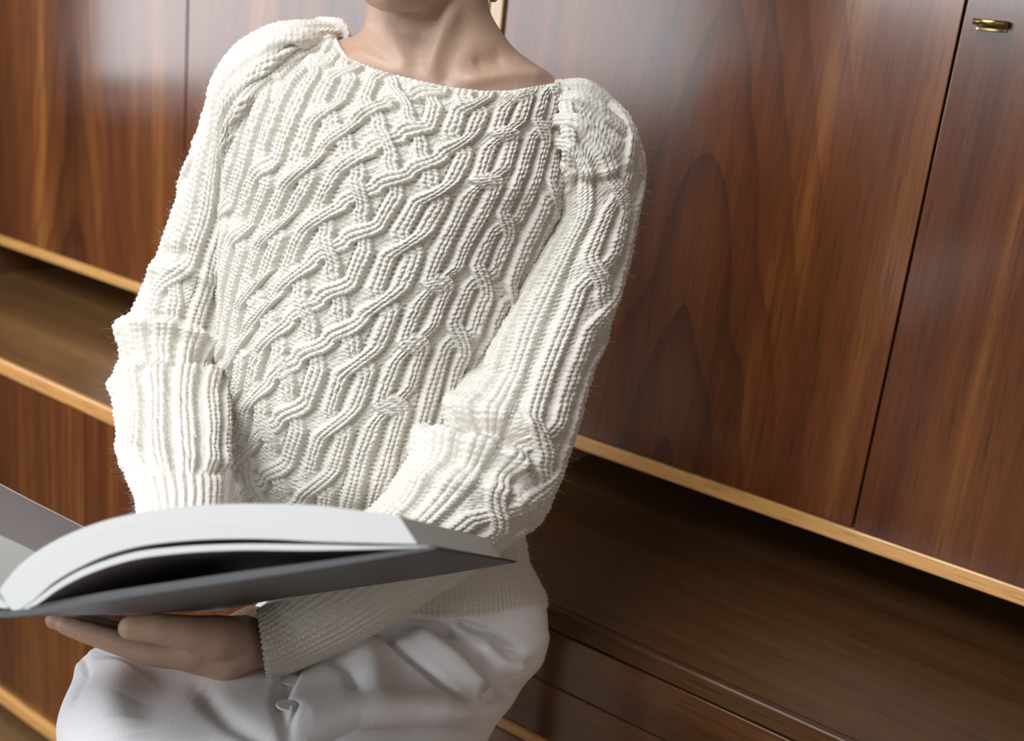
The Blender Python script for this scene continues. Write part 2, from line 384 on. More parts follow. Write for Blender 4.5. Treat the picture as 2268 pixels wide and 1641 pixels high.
box('divider_strip', LX+.001, X(.878), YL-.001, YB-.021, zz(-.8035), zz(-.790), EDGE, rw, .002)
box('plinth', LX+.02, X(.85), YL+.16, YL+.18, 0, ZB0, INNER, rw)

# ------------------------------------------------------------------ knitting
Q = 52.                                          # width of one cable column, in frame pixels
def knit(U, Vp, mode, per=165., seed=1, hs=1., Vs=None, wr=18., st=1., gd=0.):
    """Height in metres of the cabled fabric. U: cable columns, Vp: length along the fabric (px), mode(a, n, odd) -> -1 left over, 1 right over, 0 straight."""
    U = U+.05*wob(U*2.1, Vp/60., seed)
    Vv = Vp/per; n = np.floor(Vv); fr_ = Vv-n
    odd = fr_ >= .5
    a = np.where(odd, 2*np.floor((U-.5)/2)+1, 2*np.floor((U+.5)/2))
    tau_raw = np.where(odd, fr_*2-1, fr_*2)
    mo = mode(a, n, odd)
    act = mo != 0
    w0 = np.where(mo < 0, .03, .06); ww = np.where(mo < 0, .94, .88)     # left-leaning strands cross fast, right-leaning ones slowly
    tt = np.clip((tau_raw-w0)/ww, 0, 1)
    tau = np.where(act, .5*smooth01(tt)+.5*tt, 0.)
    dt = np.where(act & (tt > 0) & (tt < 1), (3*tt*(1-tt)+.5)/ww, 0)
    slope = dt*Q/(per/2)
    cth = 1/np.sqrt(1+slope**2)
    ov = np.sin(np.pi*tt)*act
    hb = None
    L9 = 10.2
    Vs = Vp if Vs is None else Vs
    wl = ww*per/2
    exc = np.round((np.sqrt(wl**2+1.15*Q*Q)-wl)/L9)*L9*smooth01(tt)*act        # extra yarn length spent in a crossing
    out = np.zeros_like(U)
    # reverse side ground: rows of small purl bumps with deep holes beside the ribs
    ground = .0007*np.cos(2*np.pi*Vs/L9+.8*np.cos(2*np.pi*U*Q/10.5))*(.6+.4*np.cos(2*np.pi*U*Q/10.5+1.5*np.sin(Vs/30.)))
    gapd = np.abs(U-.5-np.round(U-.5))*Q             # distance to the middle of a gap
    pit = np.exp(-(gapd/5.)**2)*(.35+.65*(.5+.5*np.cos(2*np.pi*Vs/11.5))**1.5)*(1-ov)
    ground = ground-.0042*pit*hs-.0010-gd
    for sgn, right in ((-1, False), (1, True)):
        u = np.where(right, a+tau, a+1-tau)
        top = (mo == (1 if right else -1))
        d = (U-u)*Q*cth
        wd_ = wr-1.5*ov
        prof = np.sqrt(np.clip(1-(d/wd_)**2, 0, 1))
        edge = np.clip((1-np.abs(d)/wd_)*6, 0, 1)
        c = d/(wr*.62); cl = c-np.round(c)
        sl = Vs+exc+2.2*wob(U*2.3, Vs/24., seed+11, 6)
        chain = np.abs(np.cos(np.pi*cl))**.7
        vee = np.cos(2*np.pi*(sl/L9+.42*np.abs(cl)*2+.13*np.round(c)))
        dots = np.clip(np.abs(cl)*2-.45, 0, 1)*(.5-.5*np.cos(2*np.pi*sl/L9))
        hh = (.0026*prof**.6+np.where(top, .0025, -.0008)*ov)*hs+edge*(.0014*chain+.00062*vee*chain-.0027*dots)*st
        hh = np.where(np.abs(d) < wd_, hh, -.01)
        hb = hh if hb is None else np.maximum(hb, hh)
    h = np.maximum(ground, hb)
    h = h+.00042*wob(U*Q/3.1, Vp/3.3, seed+7, 11)+.0005*wob(U*Q/14., Vp/14., seed+8, 7)
    return h
def ribbing(x, Vp, period, amp=.0022, seed=2):   # narrow cuff and hem ribs
    x = x+1.2*wob(x/20., Vp/25., seed)
    c = x/period; cl = c-np.round(c)
    chain = np.abs(np.cos(np.pi*cl))**1.3
    vee = np.cos(2*np.pi*(Vp/9.+.8*np.abs(cl)))
    return amp*(chain-.5)+.0003*vee*chain+.0002*wob(x/3., Vp/3., seed+3, 7)
def wool_piece(name, L, h, parent, label=None):
    n = normals(L['V']); V = L['V']+n*h[..., None]
    o = link(name, grid_mesh(V, True, flip=FLIP(L, n)), WOOL, parent)
    if label: o['label'] = label
    FUZZ_SRC.append((V, n, L['sn']))
    return o
def FLIP(L, n):
    V = L['V']; q = np.cross(V[0, 1]-V[0, 0], V[1, 0]-V[0, 0]); return float(q@n[0, 0]) < 0
FUZZ_SRC = []

person = None
def seam_strip(c3, s_):
    t = np.gradient(c3, axis=0); t /= np.linalg.norm(t, axis=1, keepdims=True)
    f = CAM-c3; f -= (f*t).sum(1, keepdims=True)*t; f /= np.linalg.norm(f, axis=1, keepdims=True); a = np.cross(t, f)
    ph = np.linspace(0, 2*np.pi, 40, endpoint=False)
    V = c3[:, None]+.0062*np.cos(ph)[None, :, None]*a[:, None]+.0024*np.sin(ph)[None, :, None]*f[:, None]
    x = np.cos(ph)[None, :]*1.2; cl = x-np.round(x); S_ = s_[:, None]
    e = np.minimum(smooth01(s_/18.), smooth01((s_[-1]-s_)/18.))[:, None, None]; V = c3[:, None]*(1-e)+V*e-(1-e)*f[:, None]*.006
    h = np.where(np.sin(ph)[None] > 0, .001*np.abs(np.cos(np.pi*cl))**.8+.0006*np.cos(2*np.pi*(S_/10.+.8*np.abs(cl))), 0)
    return dict(V=V, sn=np.broadcast_to(np.sin(ph), V.shape[:2])), h
def build_person_parts(person):
    # ------------------------------ sweater: body
    KT = [(741, 78, 1244, 181, 1.085, 1.085, .068, 63), (678, 103, 1253, 218, 1.09, 1.09, .080, 60), (576, 140, 1261, 270, 1.095, 1.10, .094, 52),
          (508, 206, 1267, 335, 1.10, 1.11, .104, 42), (488, 306, 1262, 398, 1.105, 1.115, .110, 30), (490, 450, 1222, 480, 1.115, 1.125, .112, 18),
          (483, 640, 1150, 640, 1.13, 1.14, .112, 10), (484, 800, 1095, 800, 1.145, 1.155, .112, 8), (489, 920, 1090, 920, 1.16, 1.165, .110, 8),
          (495, 1020, 1105, 1040, 1.17, 1.18, .106, 8), (500, 1110, 1140, 1130, 1.18, 1.19, .104, 8), (510, 1180, 1156, 1190, 1.19, 1.20, .106, 10), (530, 1250, 1168, 1250, 1.195, 1.205, .108, 14)]
    L = loft(KT, 680, 640, 90, p=.72, neck=110.)
    cy = np.interp(L['py'], [0, 100, 200, 376, 544, 690, 814, 1001, 1150, 1300], [135, 100, 68, 0, -92, -152, -198, -258, -296, -330])
    ang = np.where(L['sn'] >= 0, np.arcsin(np.clip(L['t'], -1, 1)), np.sign(L['t'])*(np.pi-np.abs(np.arcsin(np.clip(L['t'], -1, 1)))))
    xf = L['mid'][..., 0]+L['half']*ang*np.where(np.abs(ang) < np.pi/2, 1, 1)*.93
    U = (xf-cy-1038)/Q-.5
    def mode(a, n, odd):
        zc = (a >= -8) & (a <= -1)
        m_ = np.where(zc, np.where(odd, np.where(((a+1) % 4 == 0) & (a < -1), 1, 0), -1), 0)
        m_ = np.where(zc & odd & ((a+1) % 4 == 2) & (n % 3 == 1), -1, m_)
        m_ = np.where(~odd & (a <= -9), np.where((n+a/2) % 3 != 2, -1, 0), m_)
        m_ = np.where(~odd & (a >= 0), np.where((n+a/2) % 4 != 3, 1, 0), m_)
        m_ = np.where(~odd & (a >= 4), np.where((n+a/2) % 2 == 0, 1, 0), m_)
        return m_
    h = knit(U, L['s']+30*np.sin(U*.9), mode, 138., 3, Vs=arcl(L), wr=19., hs=.9)
    h += strokes(L, [([(1235, 410), (1165, 540), (1100, 660), (1040, 790)], 34, .012), ([(520, 330), (505, 480), (500, 640)], 16, .003), ([(508, 880), (528, 1000), (556, 1120)], 16, .006), ([(495, 950), (508, 1050), (520, 1130)], 14, -.014),
                     ([(900, 1120), (800, 1150), (650, 1150)], 40, -.006), ([(560, 1040), (700, 1090), (860, 1060)], 50, .004)])
    # the neckline is a firm rolled edge
    ed = L['s']; h = np.where(ed < 16, h*smooth01(ed/16.)+.0005*np.cos(2*np.pi*xf/13.)*(1-ed/16.).clip(0, 1), h)
    sw = wool_piece('sweater', L, h, person, 'ecru cable-knit wool sweater with a wide boat neck')
    # ------------------------------ hem
    KH = [(572, 1235, 1166, 1235, 1.195, 1.205, .106, 14), (580, 1290, 1196, 1290, 1.20, 1.21, .112, 14), (590, 1330, 1212, 1328, 1.205, 1.215, .118, 22), (596, 1348, 1209, 1348, 1.207, 1.217, .118, 24), (600, 1352, 1200, 1350, 1.207, 1.217, .110, 24)]
    L = loft(KH, 90, 420, 60, p=.72)
    ang = np.arcsin(np.clip(L['t'], -1, 1))
    wool_piece('hem', L, ribbing(L['mid'][..., 0]+L['half']*ang, L['s'], 13., .0011), sw)
    # ------------------------------ sleeve on the picture's right
    KS = [(1222, 398, 1205, 190, 1.105, 1.09, .045, 0), (1250, 400, 1240, 183, 1.105, 1.095, .060, 0), (1240, 404, 1300, 184, 1.105, 1.10, .067, 0), (1238, 410, 1355, 222, 1.105, 1.115, .070, 0), (1235, 420, 1402, 283, 1.105, 1.125, .070, 0), (1225, 445, 1419, 345, 1.11, 1.13, .066, 0),
          (1222, 490, 1418, 425, 1.115, 1.13, .064, 0), (1172, 570, 1405, 510, 1.12, 1.125, .062, 0), (1120, 660, 1382, 612, 1.12, 1.12, .06, 0), (1068, 760, 1347, 722, 1.115, 1.115, .06, 0), (1036, 838, 1310, 822, 1.105, 1.11, .06, 0),
          (1000, 895, 1282, 930, 1.095, 1.105, .062, 0), (975, 950, 1258, 1005, 1.085, 1.10, .064, 0), (935, 990, 1236, 1070, 1.075, 1.095, .066, 0), (905, 1025, 1208, 1128, 1.065, 1.09, .066, 0), (868, 1080, 1160, 1176, 1.055, 1.08, .062, 0),
          (820, 1132, 1085, 1232, 1.045, 1.07, .056, 0), (765, 1182, 1020, 1280, 1.052, 1.070, .050, 0), (712, 1226, 945, 1332, 1.047, 1.062, .046, 0), (668, 1268, 862, 1384, 1.038, 1.05, .042, 0), (630, 1298, 770, 1434, 1.028, 1.038, .039, 0), (600, 1328, 680, 1476, 1.016, 1.022, .037, 0), (577, 1346, 612, 1504, 1.004, 1.008, .039, 0), (568, 1350, 590, 1512, 1.0, 1.003, .040, 0)]
    L = loft(KS, 860, 250, 90, p=.8)
    aa = L['ph']*L['half']*np.where(True, 1., 1.)
    mean_half = 130.
    U = (L['ph']/np.pi)*(mean_half*np.pi/2*1.15)/Q*1.0+.5
    Us = np.round((2*mean_half*np.pi/2*1.15)/Q/2)*2
    U = L['ph']/(2*np.pi)*12+.5                       # twelve columns round the arm
    def mode(a, n, odd):
        m_ = np.where(~odd & (a == 4), np.where(n % 3 != 0, 1, 0), 0)
        m_ = np.where(odd & (a == 5), np.where(n % 2 == 0, -1, 0), m_)
        m_ = np.where(~odd & (a == 6), np.where(n % 2 == 1, -1, 0), m_)
        return m_
    sc = np.clip(L['half']/125., .4, 1.2)
    h = knit(U, L['s']+14*np.sin(L['ph']*2), mode, 185., 5, hs=.85+.6*np.exp(-(L['s']/170.)**2), Vs=fade(L), st=1-.45*np.exp(-(L['s']/170.)**2), gd=.0034*np.exp(-(L['s']/170.)**2), wr=18-4.5*np.exp(-(L['s']/170.)**2))*np.clip(sc, .6, 1)
    cuff = L['s'] > L['s'].max()-330
    hr = ribbing(L['ph']*110., L['s'], 17., .0018)
    wmix = smooth01((L['s']-(L['s'].max()-350))/30.)
    h = h*(1-wmix)+hr*wmix
    fold = [([(990, 905), (1060, 905), (1130, 922), (1190, 955)], 22, .011), ([(975, 950), (1040, 945), (1110, 958), (1180, 1000)], 13, -.015), ([(915, 992), (985, 978), (1060, 988), (1130, 1012), (1170, 1050)], 22, .019),
            ([(1000, 1030), (1080, 1040), (1160, 1075)], 16, -.007), ([(890, 1070), (1000, 1060), (1100, 1080), (1170, 1110)], 26, .007), ([(1250, 412), (1290, 400), (1330, 404), (1395, 376)], 12, -.003), ([(1290, 380), (1330, 385), (1370, 365)], 14, .004),
            ([(1060, 780), (1030, 850), (1000, 900)], 22, .006), ([(1040, 800), (1090, 830), (1140, 830)], 14, -.004), ([(1230, 560), (1150, 720), (1080, 860)], 30, .004)]
    h += strokes(L, fold)
    wool_piece('sleeve', L, h, sw)
    # ------------------------------ sleeve on the picture's left
    KL = [(770, 84, 545, 350, 1.095, 1.11, .012, -50), (748, 62, 500, 345, 1.09, 1.10, .030, -48), (692, 52, 490, 352, 1.09, 1.10, .056, -34), (610, 60, 490, 360, 1.095, 1.10, .068, -14), (535, 96, 492, 372, 1.10, 1.105, .066, 0), (484, 156, 500, 395, 1.10, 1.11, .064, 0),
          (458, 245, 520, 440, 1.11, 1.13, .062, 0), (420, 355, 545, 500, 1.12, 1.14, .060, 0), (383, 480, 545, 580, 1.13, 1.15, .058, 0), (348, 570, 530, 640, 1.14, 1.16, .057, 0), (318, 640, 520, 695, 1.145, 1.165, .056, 0),
          (292, 700, 516, 738, 1.145, 1.165, .056, 0), (270, 748, 512, 772, 1.14, 1.16, .056, 0), (268, 800, 508, 815, 1.125, 1.145, .056, 0), (258, 850, 506, 858, 1.10, 1.115, .056, 0), (256, 905, 506, 905, 1.07, 1.08, .056, 0),
          (262, 960, 506, 960, 1.035, 1.045, .054, 0), (268, 1015, 504, 1010, 1.0, 1.01, .052, 0), (280, 1060, 498, 1055, .975, .983, .049, 0), (298, 1100, 494, 1095, .955, .963, .046, 0), (306, 1145, 488, 1145, .935, .941, .043, 0), (318, 1178, 478, 1178, .92, .926, .04, 0)]
    L = loft(KL, 700, 230, 80, p=.8)
    U = L['ph']/(2*np.pi)*12+.5
    def mode(a, n, odd):
        m_ = np.where(~odd & (a == 0), np.where(n % 2 == 0, -1, 0), 0)
        return np.where(~odd & (a == 2), np.where(n % 3 == 0, -1, 0), m_)
    h = knit(U, L['s']+14*np.sin(L['ph']*2), mode, 185., 9, hs=.75+.9*np.exp(-(L['s']/150.)**2), Vs=fade(L), st=1-.5*np.exp(-(L['s']/150.)**2))
    wmix = smooth01((L['py']-1030)/20.)*(L['s'] > 700)
    h = h*(1-wmix)+ribbing(L['ph']*105., L['s'], 22., .0022)*wmix
    fold = [([(255, 745), (300, 722), (370, 720), (440, 738), (500, 768)], 20, .011), ([(300, 700), (380, 698), (490, 742)], 9, -.006), ([(265, 792), (340, 782), (420, 798), (500, 800)], 17, -.008), ([(420, 790), (500, 795)], 18, -.008),
            ([(250, 868), (300, 842), (380, 832), (500, 836)], 19, .011), ([(250, 930), (350, 910), (450, 915)], 22, -.003), ([(262, 985), (300, 1000), (350, 1015), (500, 1020)], 20, .005), ([(300, 1046), (400, 1040), (500, 1046)], 10, -.004),
            ([(330, 600), (400, 590), (470, 620)], 14, .004), ([(345, 560), (420, 560)], 14, -.004)]
    h += strokes(L, fold)
    wool_piece('sleeve', L, h, sw)
    # ------------------------------ raglan seams
    for path in ([(1240, 184), (1252, 230), (1258, 290), (1261, 350), (1252, 412)], [(750, 84), (690, 112), (618, 156), (558, 206), (516, 268), (500, 350)]):
        k_, s_ = crom(np.array(path, float), 130)
        zs = []
        for q in k_[::6]:
            best = 9.
            for V, n, sn in FUZZ_SRC:
                c = (V[::3, ::2].reshape(-1, 3)-CAM)@R; c = c[(sn[::3, ::2] > 0).ravel()]
                pp = c[:, :2]/c[:, 2:]*F+(CX, CY); dd = np.abs(pp-q).max(1) < 9
                if dd.any(): best = min(best, np.median(c[dd, 2]))
            zs.append(best)
        zs = np.array(zs); zs[zs > 5] = np.median(zs[zs < 5]); zs = np.convolve(np.pad(zs, 2, 'edge'), np.ones(5)/5, 'valid')
        z_ = np.interp(np.arange(len(k_)), np.arange(len(k_))[::6], zs)
        c3 = P(k_[:, 0], k_[:, 1], z_-.001)
        L = seam_strip(c3, s_)
        wool_piece('raglan_seam', L[0], L[1], sw)
    # ------------------------------ loose fibres standing off the wool
    pos = []; rad = []; NP = 4
    for V, n, sn in FUZZ_SRC:
        cnt = int(V.shape[0]*V.shape[1]*.06)
        i = rng.integers(0, V.shape[0], cnt); j = rng.integers(0, V.shape[1], cnt)
        ok = sn[i, j] > -.25; i, j = i[ok], j[ok]
        p0 = V[i, j]; nn = n[i, j]+rng.normal(0, .45, (len(i), 3)); ln = np.minimum(rng.gamma(2., .0010, len(i)), .0042)[:, None]
        side = rng.normal(0, .8, (len(i), 3))
        pts = np.stack([p0+nn*ln*t+side*ln*t*t for t in (0, .35, .7, 1.)], 1)
        pos.append(pts)
    pos = np.concatenate(pos); n = len(pos)
    hc = bpy.data.hair_curves.new('yarn_fuzz'); hc.add_curves([NP]*n)
    hc.attributes['position'].data.foreach_set('vector', pos.astype(np.float32).ravel())
    ra = hc.attributes.get('radius') or hc.attributes.new('radius', 'FLOAT', 'POINT')
    ra.data.foreach_set('value', np.tile(np.array([.000034, .00003, .000024, .00001], np.float32), n))
    hc.materials.append(FUZZ)
    o = bpy.data.objects.new('yarn_fuzz', hc); COL.objects.link(o); o.parent = sw; o.matrix_parent_inverse = Matrix.Translation(-wloc(sw)); o['kind'] = 'stuff'
    # ------------------------------ trousers
    KP = [(600, 1290, 1196, 1300, 1.20, 1.215, .10, 10), (560, 1345, 1206, 1345, 1.195, 1.215, .115, 10), (430, 1395, 1211, 1390, 1.17, 1.205, .108, 10), (230, 1425, 1212, 1430, 1.10, 1.20, .105, 0), (172, 1465, 1200, 1475, 1.065, 1.19, .108, 0), (160, 1510, 1165, 1515, 1.04, 1.18, .122, 0),
          (142, 1560, 1136, 1558, 1.01, 1.16, .14, 0), (131, 1610, 1098, 1605, .99, 1.14, .152, 0), (132, 1660, 1076, 1650, .975, 1.12, .16, 0), (150, 1760, 1050, 1740, .95, 1.09, .15, 0), (200, 1900, 990, 1880, .92, 1.05, .13, 0), (260, 2010, 900, 1990, .90, 1.0, .09, 0)]
    L = loft(KP, 320, 420, 80, p=.6)
    st = [([(900, 1385), (985, 1450), (1060, 1520), (1085, 1545)], 26, .012), ([(845, 1398), (935, 1472), (1020, 1552)], 9, -.010), ([(880, 1378), (960, 1392), (1010, 1405)], 14, -.012), ([(1010, 1378), (1080, 1400), (1150, 1440)], 9, -.012), ([(1060, 1430), (1110, 1470), (1160, 1480)], 18, .010),
          ([(1050, 1440), (1085, 1500), (1060, 1545)], 8, -.009), ([(1090, 1520), (1150, 1510), (1195, 1460)], 14, -.010), ([(1070, 1555), (1110, 1540), (1140, 1530)], 12, -.006), ([(700, 1640), (800, 1600), (930, 1592), (1030, 1600), (1090, 1575)], 11, -.010), ([(640, 1600), (760, 1570), (900, 1560), (1040, 1565)], 30, .008),
          ([(440, 1530), (520, 1600), (600, 1660)], 22, -.005), ([(280, 1470), (240, 1560), (260, 1640)], 60, .014), ([(700, 1450), (640, 1480), (620, 1560), (640, 1650)], 16, -.005), ([(672, 1450), (655, 1500), (630, 1545), (660, 1560), (640, 1620)], 6, -.003),
          ([(760, 1410), (820, 1460), (840, 1540)], 34, .008), ([(720, 1440), (770, 1480), (800, 1530)], 16, -.005), ([(178, 1440), (200, 1500), (170, 1560)], 12, -.004)]
    h = strokes(L, st)+.0015*wob(L['px']/60., L['py']/45., 21)
    n = normals(L['V']); V = L['V']+n*h[..., None]
    tr = link('trousers', grid_mesh(V, True, cap0=True, cap1=True, flip=FLIP(L, n)), TWILL, person)
    sit(tr.data); tr['label'] = 'loose white cotton trousers'
    for bx, by, bz in ((643, 1500, 0), (636, 1560, 0)):
        i = np.argmin((L['px']-bx)**2+(L['py']-by)**2+1e6*(L['sn'] < 0)); c = Vector(V.reshape(-1, 3)[i]); nn = Vector(n.reshape(-1, 3)[i])
        bm = bmesh.new(); bmesh.ops.create_cone(bm, cap_ends=True, segments=24, radius1=.0092, radius2=.0088, depth=.0018)
        bmesh.ops.bevel(bm, geom=bm.edges[:], offset=.0006, segments=1, affect='EDGES')
        me = bm_mesh(bm); me.transform(Matrix.Translation(c+nn*.0008) @ nn.to_track_quat('Z', 'Y').to_matrix().to_4x4())
        link('button', me, BUTTON, tr)
    # trouser legs below the frame, down to the footrest
    lb = empty
    for (kx, ky, kz), fx in (((330, 1960, .92), -.06), ((830, 1930, 1.0), .06)):
        k0 = P(kx, ky, kz); a0 = np.array([k0[0]+.02, k0[1]-.02, .10]); pts = np.array([k0+(0, .05, -.02), k0*.75+a0*.25, k0*.4+a0*.6, a0]); rad = [.085, .085, .08, .078]
        me = tube_mesh(pts, rad, 24, caps=(True, False)); link('trouser_leg', me, TWILL, tr)
        LEGS.append((k0, a0))
    return sw
LEGS = []
def tube_mesh(pts, rad, n=16, sub=24, caps=(True, True)):
    k, _ = crom(np.column_stack([pts, rad]), sub); p, r = k[:, :3], k[:, 3]
    t = np.gradient(p, axis=0); t /= np.linalg.norm(t, axis=1, keepdims=True)
    ref = np.array([1., 0, 0]) if abs(t[0][0]) < .8 else np.array([0, 1., 0])
    a = np.cross(t, ref); a /= np.linalg.norm(a, axis=1, keepdims=True); b = np.cross(t, a)
    ph = np.linspace(0, 2*np.pi, n, endpoint=False)
    V = p[:, None]+r[:, None, None]*(np.cos(ph)[None, :, None]*a[:, None]+np.sin(ph)[None, :, None]*b[:, None])
    return grid_mesh(V, True, cap0=caps[0], cap1=caps[1], flip=True)
# ------------------------------------------------------------------ body (one continuous surface)
class Blob:
    def __init__(s): s.bm = bmesh.new()
    def ball(s, c, r, sc=(1, 1, 1), rot=None, sub=3):
        m_ = Matrix.Translation(Vector(c)) @ ((rot or Matrix.Identity(3)).to_4x4()) @ Matrix.Diagonal((*[r*q for q in sc], 1))
        bmesh.ops.create_icosphere(s.bm, subdivisions=sub, radius=1, matrix=m_)
    def chain(s, pts, rad, n=16):
        pts = [np.asarray(p) for p in pts]
        for (p, q, r0, r1) in zip(pts, pts[1:], rad, rad[1:]):
            d = Vector(q-p); ln = d.length
            m_ = Matrix.Translation(Vector((p+q)/2)) @ d.to_track_quat('Z', 'Y').to_matrix().to_4x4()
            bmesh.ops.create_cone(s.bm, cap_ends=True, segments=n, radius1=r0, radius2=r1, depth=ln, matrix=m_)
        for p, r in zip(pts, rad): s.ball(p, r, sub=2)
    def add_grid(s, V, flip=False):
        me = grid_mesh(V, True, cap0=True, cap1=True, flip=flip); s.bm.from_mesh(me); bpy.data.meshes.remove(me)
    def solid(s, name, mat_, parent, voxel, smooth=4, fac=.5):
        bmesh.ops.recalc_face_normals(s.bm, faces=s.bm.faces)
        me = bm_mesh(s.bm); tmp = bpy.data.objects.new('tmp', me); COL.objects.link(tmp)
        r = tmp.modifiers.new('r', 'REMESH'); r.mode = 'VOXEL'; r.voxel_size = voxel; r.use_smooth_shade = True
        sm = tmp.modifiers.new('s', 'SMOOTH'); sm.iterations = smooth; sm.factor = fac
        dg = bpy.context.evaluated_depsgraph_get(); dg.update()
        out = bpy.data.meshes.new_from_object(tmp.evaluated_get(dg)); out.materials.clear()
        bpy.data.objects.remove(tmp); bpy.data.meshes.remove(me)
        out.polygons.foreach_set('use_smooth', [True]*len(out.polygons))
        return link(name, out, mat_, parent)
def build_body():
    B = Blob()
    KN = [(640, 1240, 1130, 1250, 1.20, 1.21, .075, 0), (570, 900, 1060, 900, 1.155, 1.165, .085, 0), (540, 640, 1110, 640, 1.13, 1.14, .085, 0), (545, 430, 1200, 450, 1.11, 1.12, .085, 10),
          (560, 300, 1260, 360, 1.10, 1.11, .080, 20), (610, 200, 1280, 270, 1.095, 1.10, .072, 34), (700, 118, 1250, 194, 1.09, 1.09, .066, 40), (752, 86, 1190, 146, 1.088, 1.085, .064, 34), (793, 73, 1137, 104, 1.085, 1.083, .062, 22), (808, 52, 1108, 66, 1.082, 1.082, .060, 12),
          (811, 25, 1088, 32, 1.075, 1.08, .059, 6), (812, -15, 1080, -5, 1.07, 1.078, .058, 0), (815, -90, 1078, -80, 1.06, 1.075, .058, 0), (830, -170, 1070, -160, 1.05, 1.07, .056, 0)]
    L = loft(KN, 220, 170, 90, p=.85)
    st = [([(1010, 10), (985, 60), (965, 110), (950, 160)], 17, .005), ([(1035, 60), (1000, 130), (985, 172)], 16, -.002), ([(930, 60), (925, 120), (935, 160)], 24, -.0025), ([(978, 176), (990, 182)], 12, -.006), ([(1020, 180), (1120, 165), (1210, 168)], 15, .005), ([(1050, 140), (1120, 130)], 22, -.006),
          ([(905, 165), (840, 140), (780, 110)], 14, .004), ([(850, 40), (868, 100), (905, 150)], 16, .003), ([(760, 100), (800, 100)], 16, -.004)]
    h = strokes(L, st); n = normals(L['V']); B.add_grid(L['V']+n*h[..., None])
    # head, jaw and chin (above the frame but for the chin)
    hc = P(935, -285, 1.035); up = R[:, 1]*-1; rt = R[:, 0]; fw = -R[:, 2]
    rot = Matrix([[rt[i], up[i], fw[i]] for i in range(3)])
    face = -rt*.42+fw*.9-up*.12; face /= np.linalg.norm(face)
    side = np.cross(up, face); side /= np.linalg.norm(side); u2 = np.cross(face, side)
    rf = Matrix([[side[i], u2[i], face[i]] for i in range(3)])
    B.ball(hc, 1, (.073, .098, .092), rf, 4)
    ch = P(862, -22, .985); B.ball(ch, .0165); B.ball(P(868, -40, .99), .026)
    jl, jr = P(828, -110, 1.045), P(1060, -95, 1.075)
    B.chain([jl, P(838, -40, 1.0), ch], [.028, .020, .0155]); B.chain([jr, P(985, -42, 1.035), P(915, -20, 1.0), ch], [.026, .021, .0185, .016])
    B.chain([P(862, -60, 1.0), hc], [.034, .06])
    fc = hc+face*.088
    B.chain([fc+u2*.012-face*.004, fc-u2*.03+face*.012, fc-u2*.036+face*.004], [.008, .011, .012])          # nose
    B.chain([fc-u2*.06-side*.02-face*.012, fc-u2*.061-face*.004, fc-u2*.06+side*.02-face*.012], [.004, .0068, .004])   # lips
    B.chain([fc-u2*.068-side*.017-face*.013, fc-u2*.070-face*.006, fc-u2*.068+side*.017-face*.013], [.004, .0070, .004])
    for sg in (-1, 1):
        B.ball(fc+side*.031*sg-face*.014+u2*.004, .0125)
        B.ball(hc+side*.073*sg-face*.004-u2*.012, 1, (.008, .032, .019), rf)
    # arms inside the sleeves
    B.chain([P(590, 260, 1.10), P(445, 560, 1.145), P(392, 780, 1.145), P(388, 960, 1.05), P(396, 1120, .957), P(398, 1150, .94)], [.04, .024, .02, .022, .018, .016])
    B.chain([P(1250, 300, 1.11), P(1290, 560, 1.125), P(1160, 880, 1.105), P(1085, 1075, 1.085), P(880, 1250, 1.06), P(640, 1404, 1.022), P(585, 1428, 1.003)], [.04, .03, .03, .03, .03, .023, .022])
    # hand under the book: palm up, thumb on the near side, fingers pointing left
    w = P(588, 1424, .978)
    palm = [P(470, 1412, .955), P(440, 1440, .965), P(430, 1425, .98), P(430, 1412, 1.0)]
    B.chain([P(592, 1426, 1.008), P(525, 1430, .985), P(452, 1434, .970)], [.019, .0245, .0215])
    B.chain([P(575, 1440, 1.006), P(500, 1456, .978), P(420, 1446, .962)], [.016, .0205, .0165])
    B.chain([P(575, 1430, 1.0), P(470, 1424, .992), P(400, 1416, .985)], [.020, .0185, .0135])
    B.chain([P(545, 1414, .99), P(478, 1412, .952), P(415, 1402, .934), P(345, 1392, .922), P(288, 1390, .916)], [.018, .0190, .0148, .0128, .0102])       # thumb
    B.chain([P(425, 1448, .958), P(335, 1445, .945), P(255, 1421, .938), P(190, 1400, .935), P(142, 1384, .934)], [.0150, .0118, .0102, .0090, .0078])      # index
    B.chain([P(425, 1436, .975), P(330, 1428, .965), P(240, 1402, .957), P(165, 1382, .952), P(118, 1374, .95)], [.014, .0112, .0100, .0088, .0076])
    B.chain([P(430, 1420, .99), P(330, 1405, .982), P(250, 1388, .975), P(180, 1375, .97)], [.013, .0108, .0095, .0080])
    B.chain([P(440, 1412, 1.0), P(360, 1397, .995), P(300, 1385, .99), P(250, 1378, .985)], [.0115, .0092, .0082, .007])
    B.chain([P(545, 1404, .99), P(470, 1402, .985), P(400, 1394, .98)], [.017, .014, .011])
    B.chain([P(575, 1400, 1.015), P(470, 1402, .995)], [.013, .012])
    B.chain([P(600, 1390, 1.035), P(555, 1378, 1.03), P(520, 1386, 1.025)], [.016, .0155, .012])
    # hand resting on the open page behind the arch of the leaves
    B.chain([P(398, 1158, .93), P(385, 1168, .905), P(370, 1174, .89)], [.015, .012, .011])
    for fx, fy, fz, sx in ((330, 1158, .885, 0), (348, 1160, .882, 0), (370, 1162, .88, 0), (392, 1162, .88, 0)):
        B.chain([P(385, 1170, .90), P(fx, fy, fz), P(fx-24, fy+4, fz-.006), P(fx-42, fy+10, fz-.008)], [.010, .0078, .0072, .0066])
    B.chain([P(395, 1165, .91), P(335, 1166, .90), P(300, 1172, .89)], [.012, .0095, .008])
    # pelvis, thighs, calves and feet inside the trousers
    hp = P(860, 1450, 1.2)
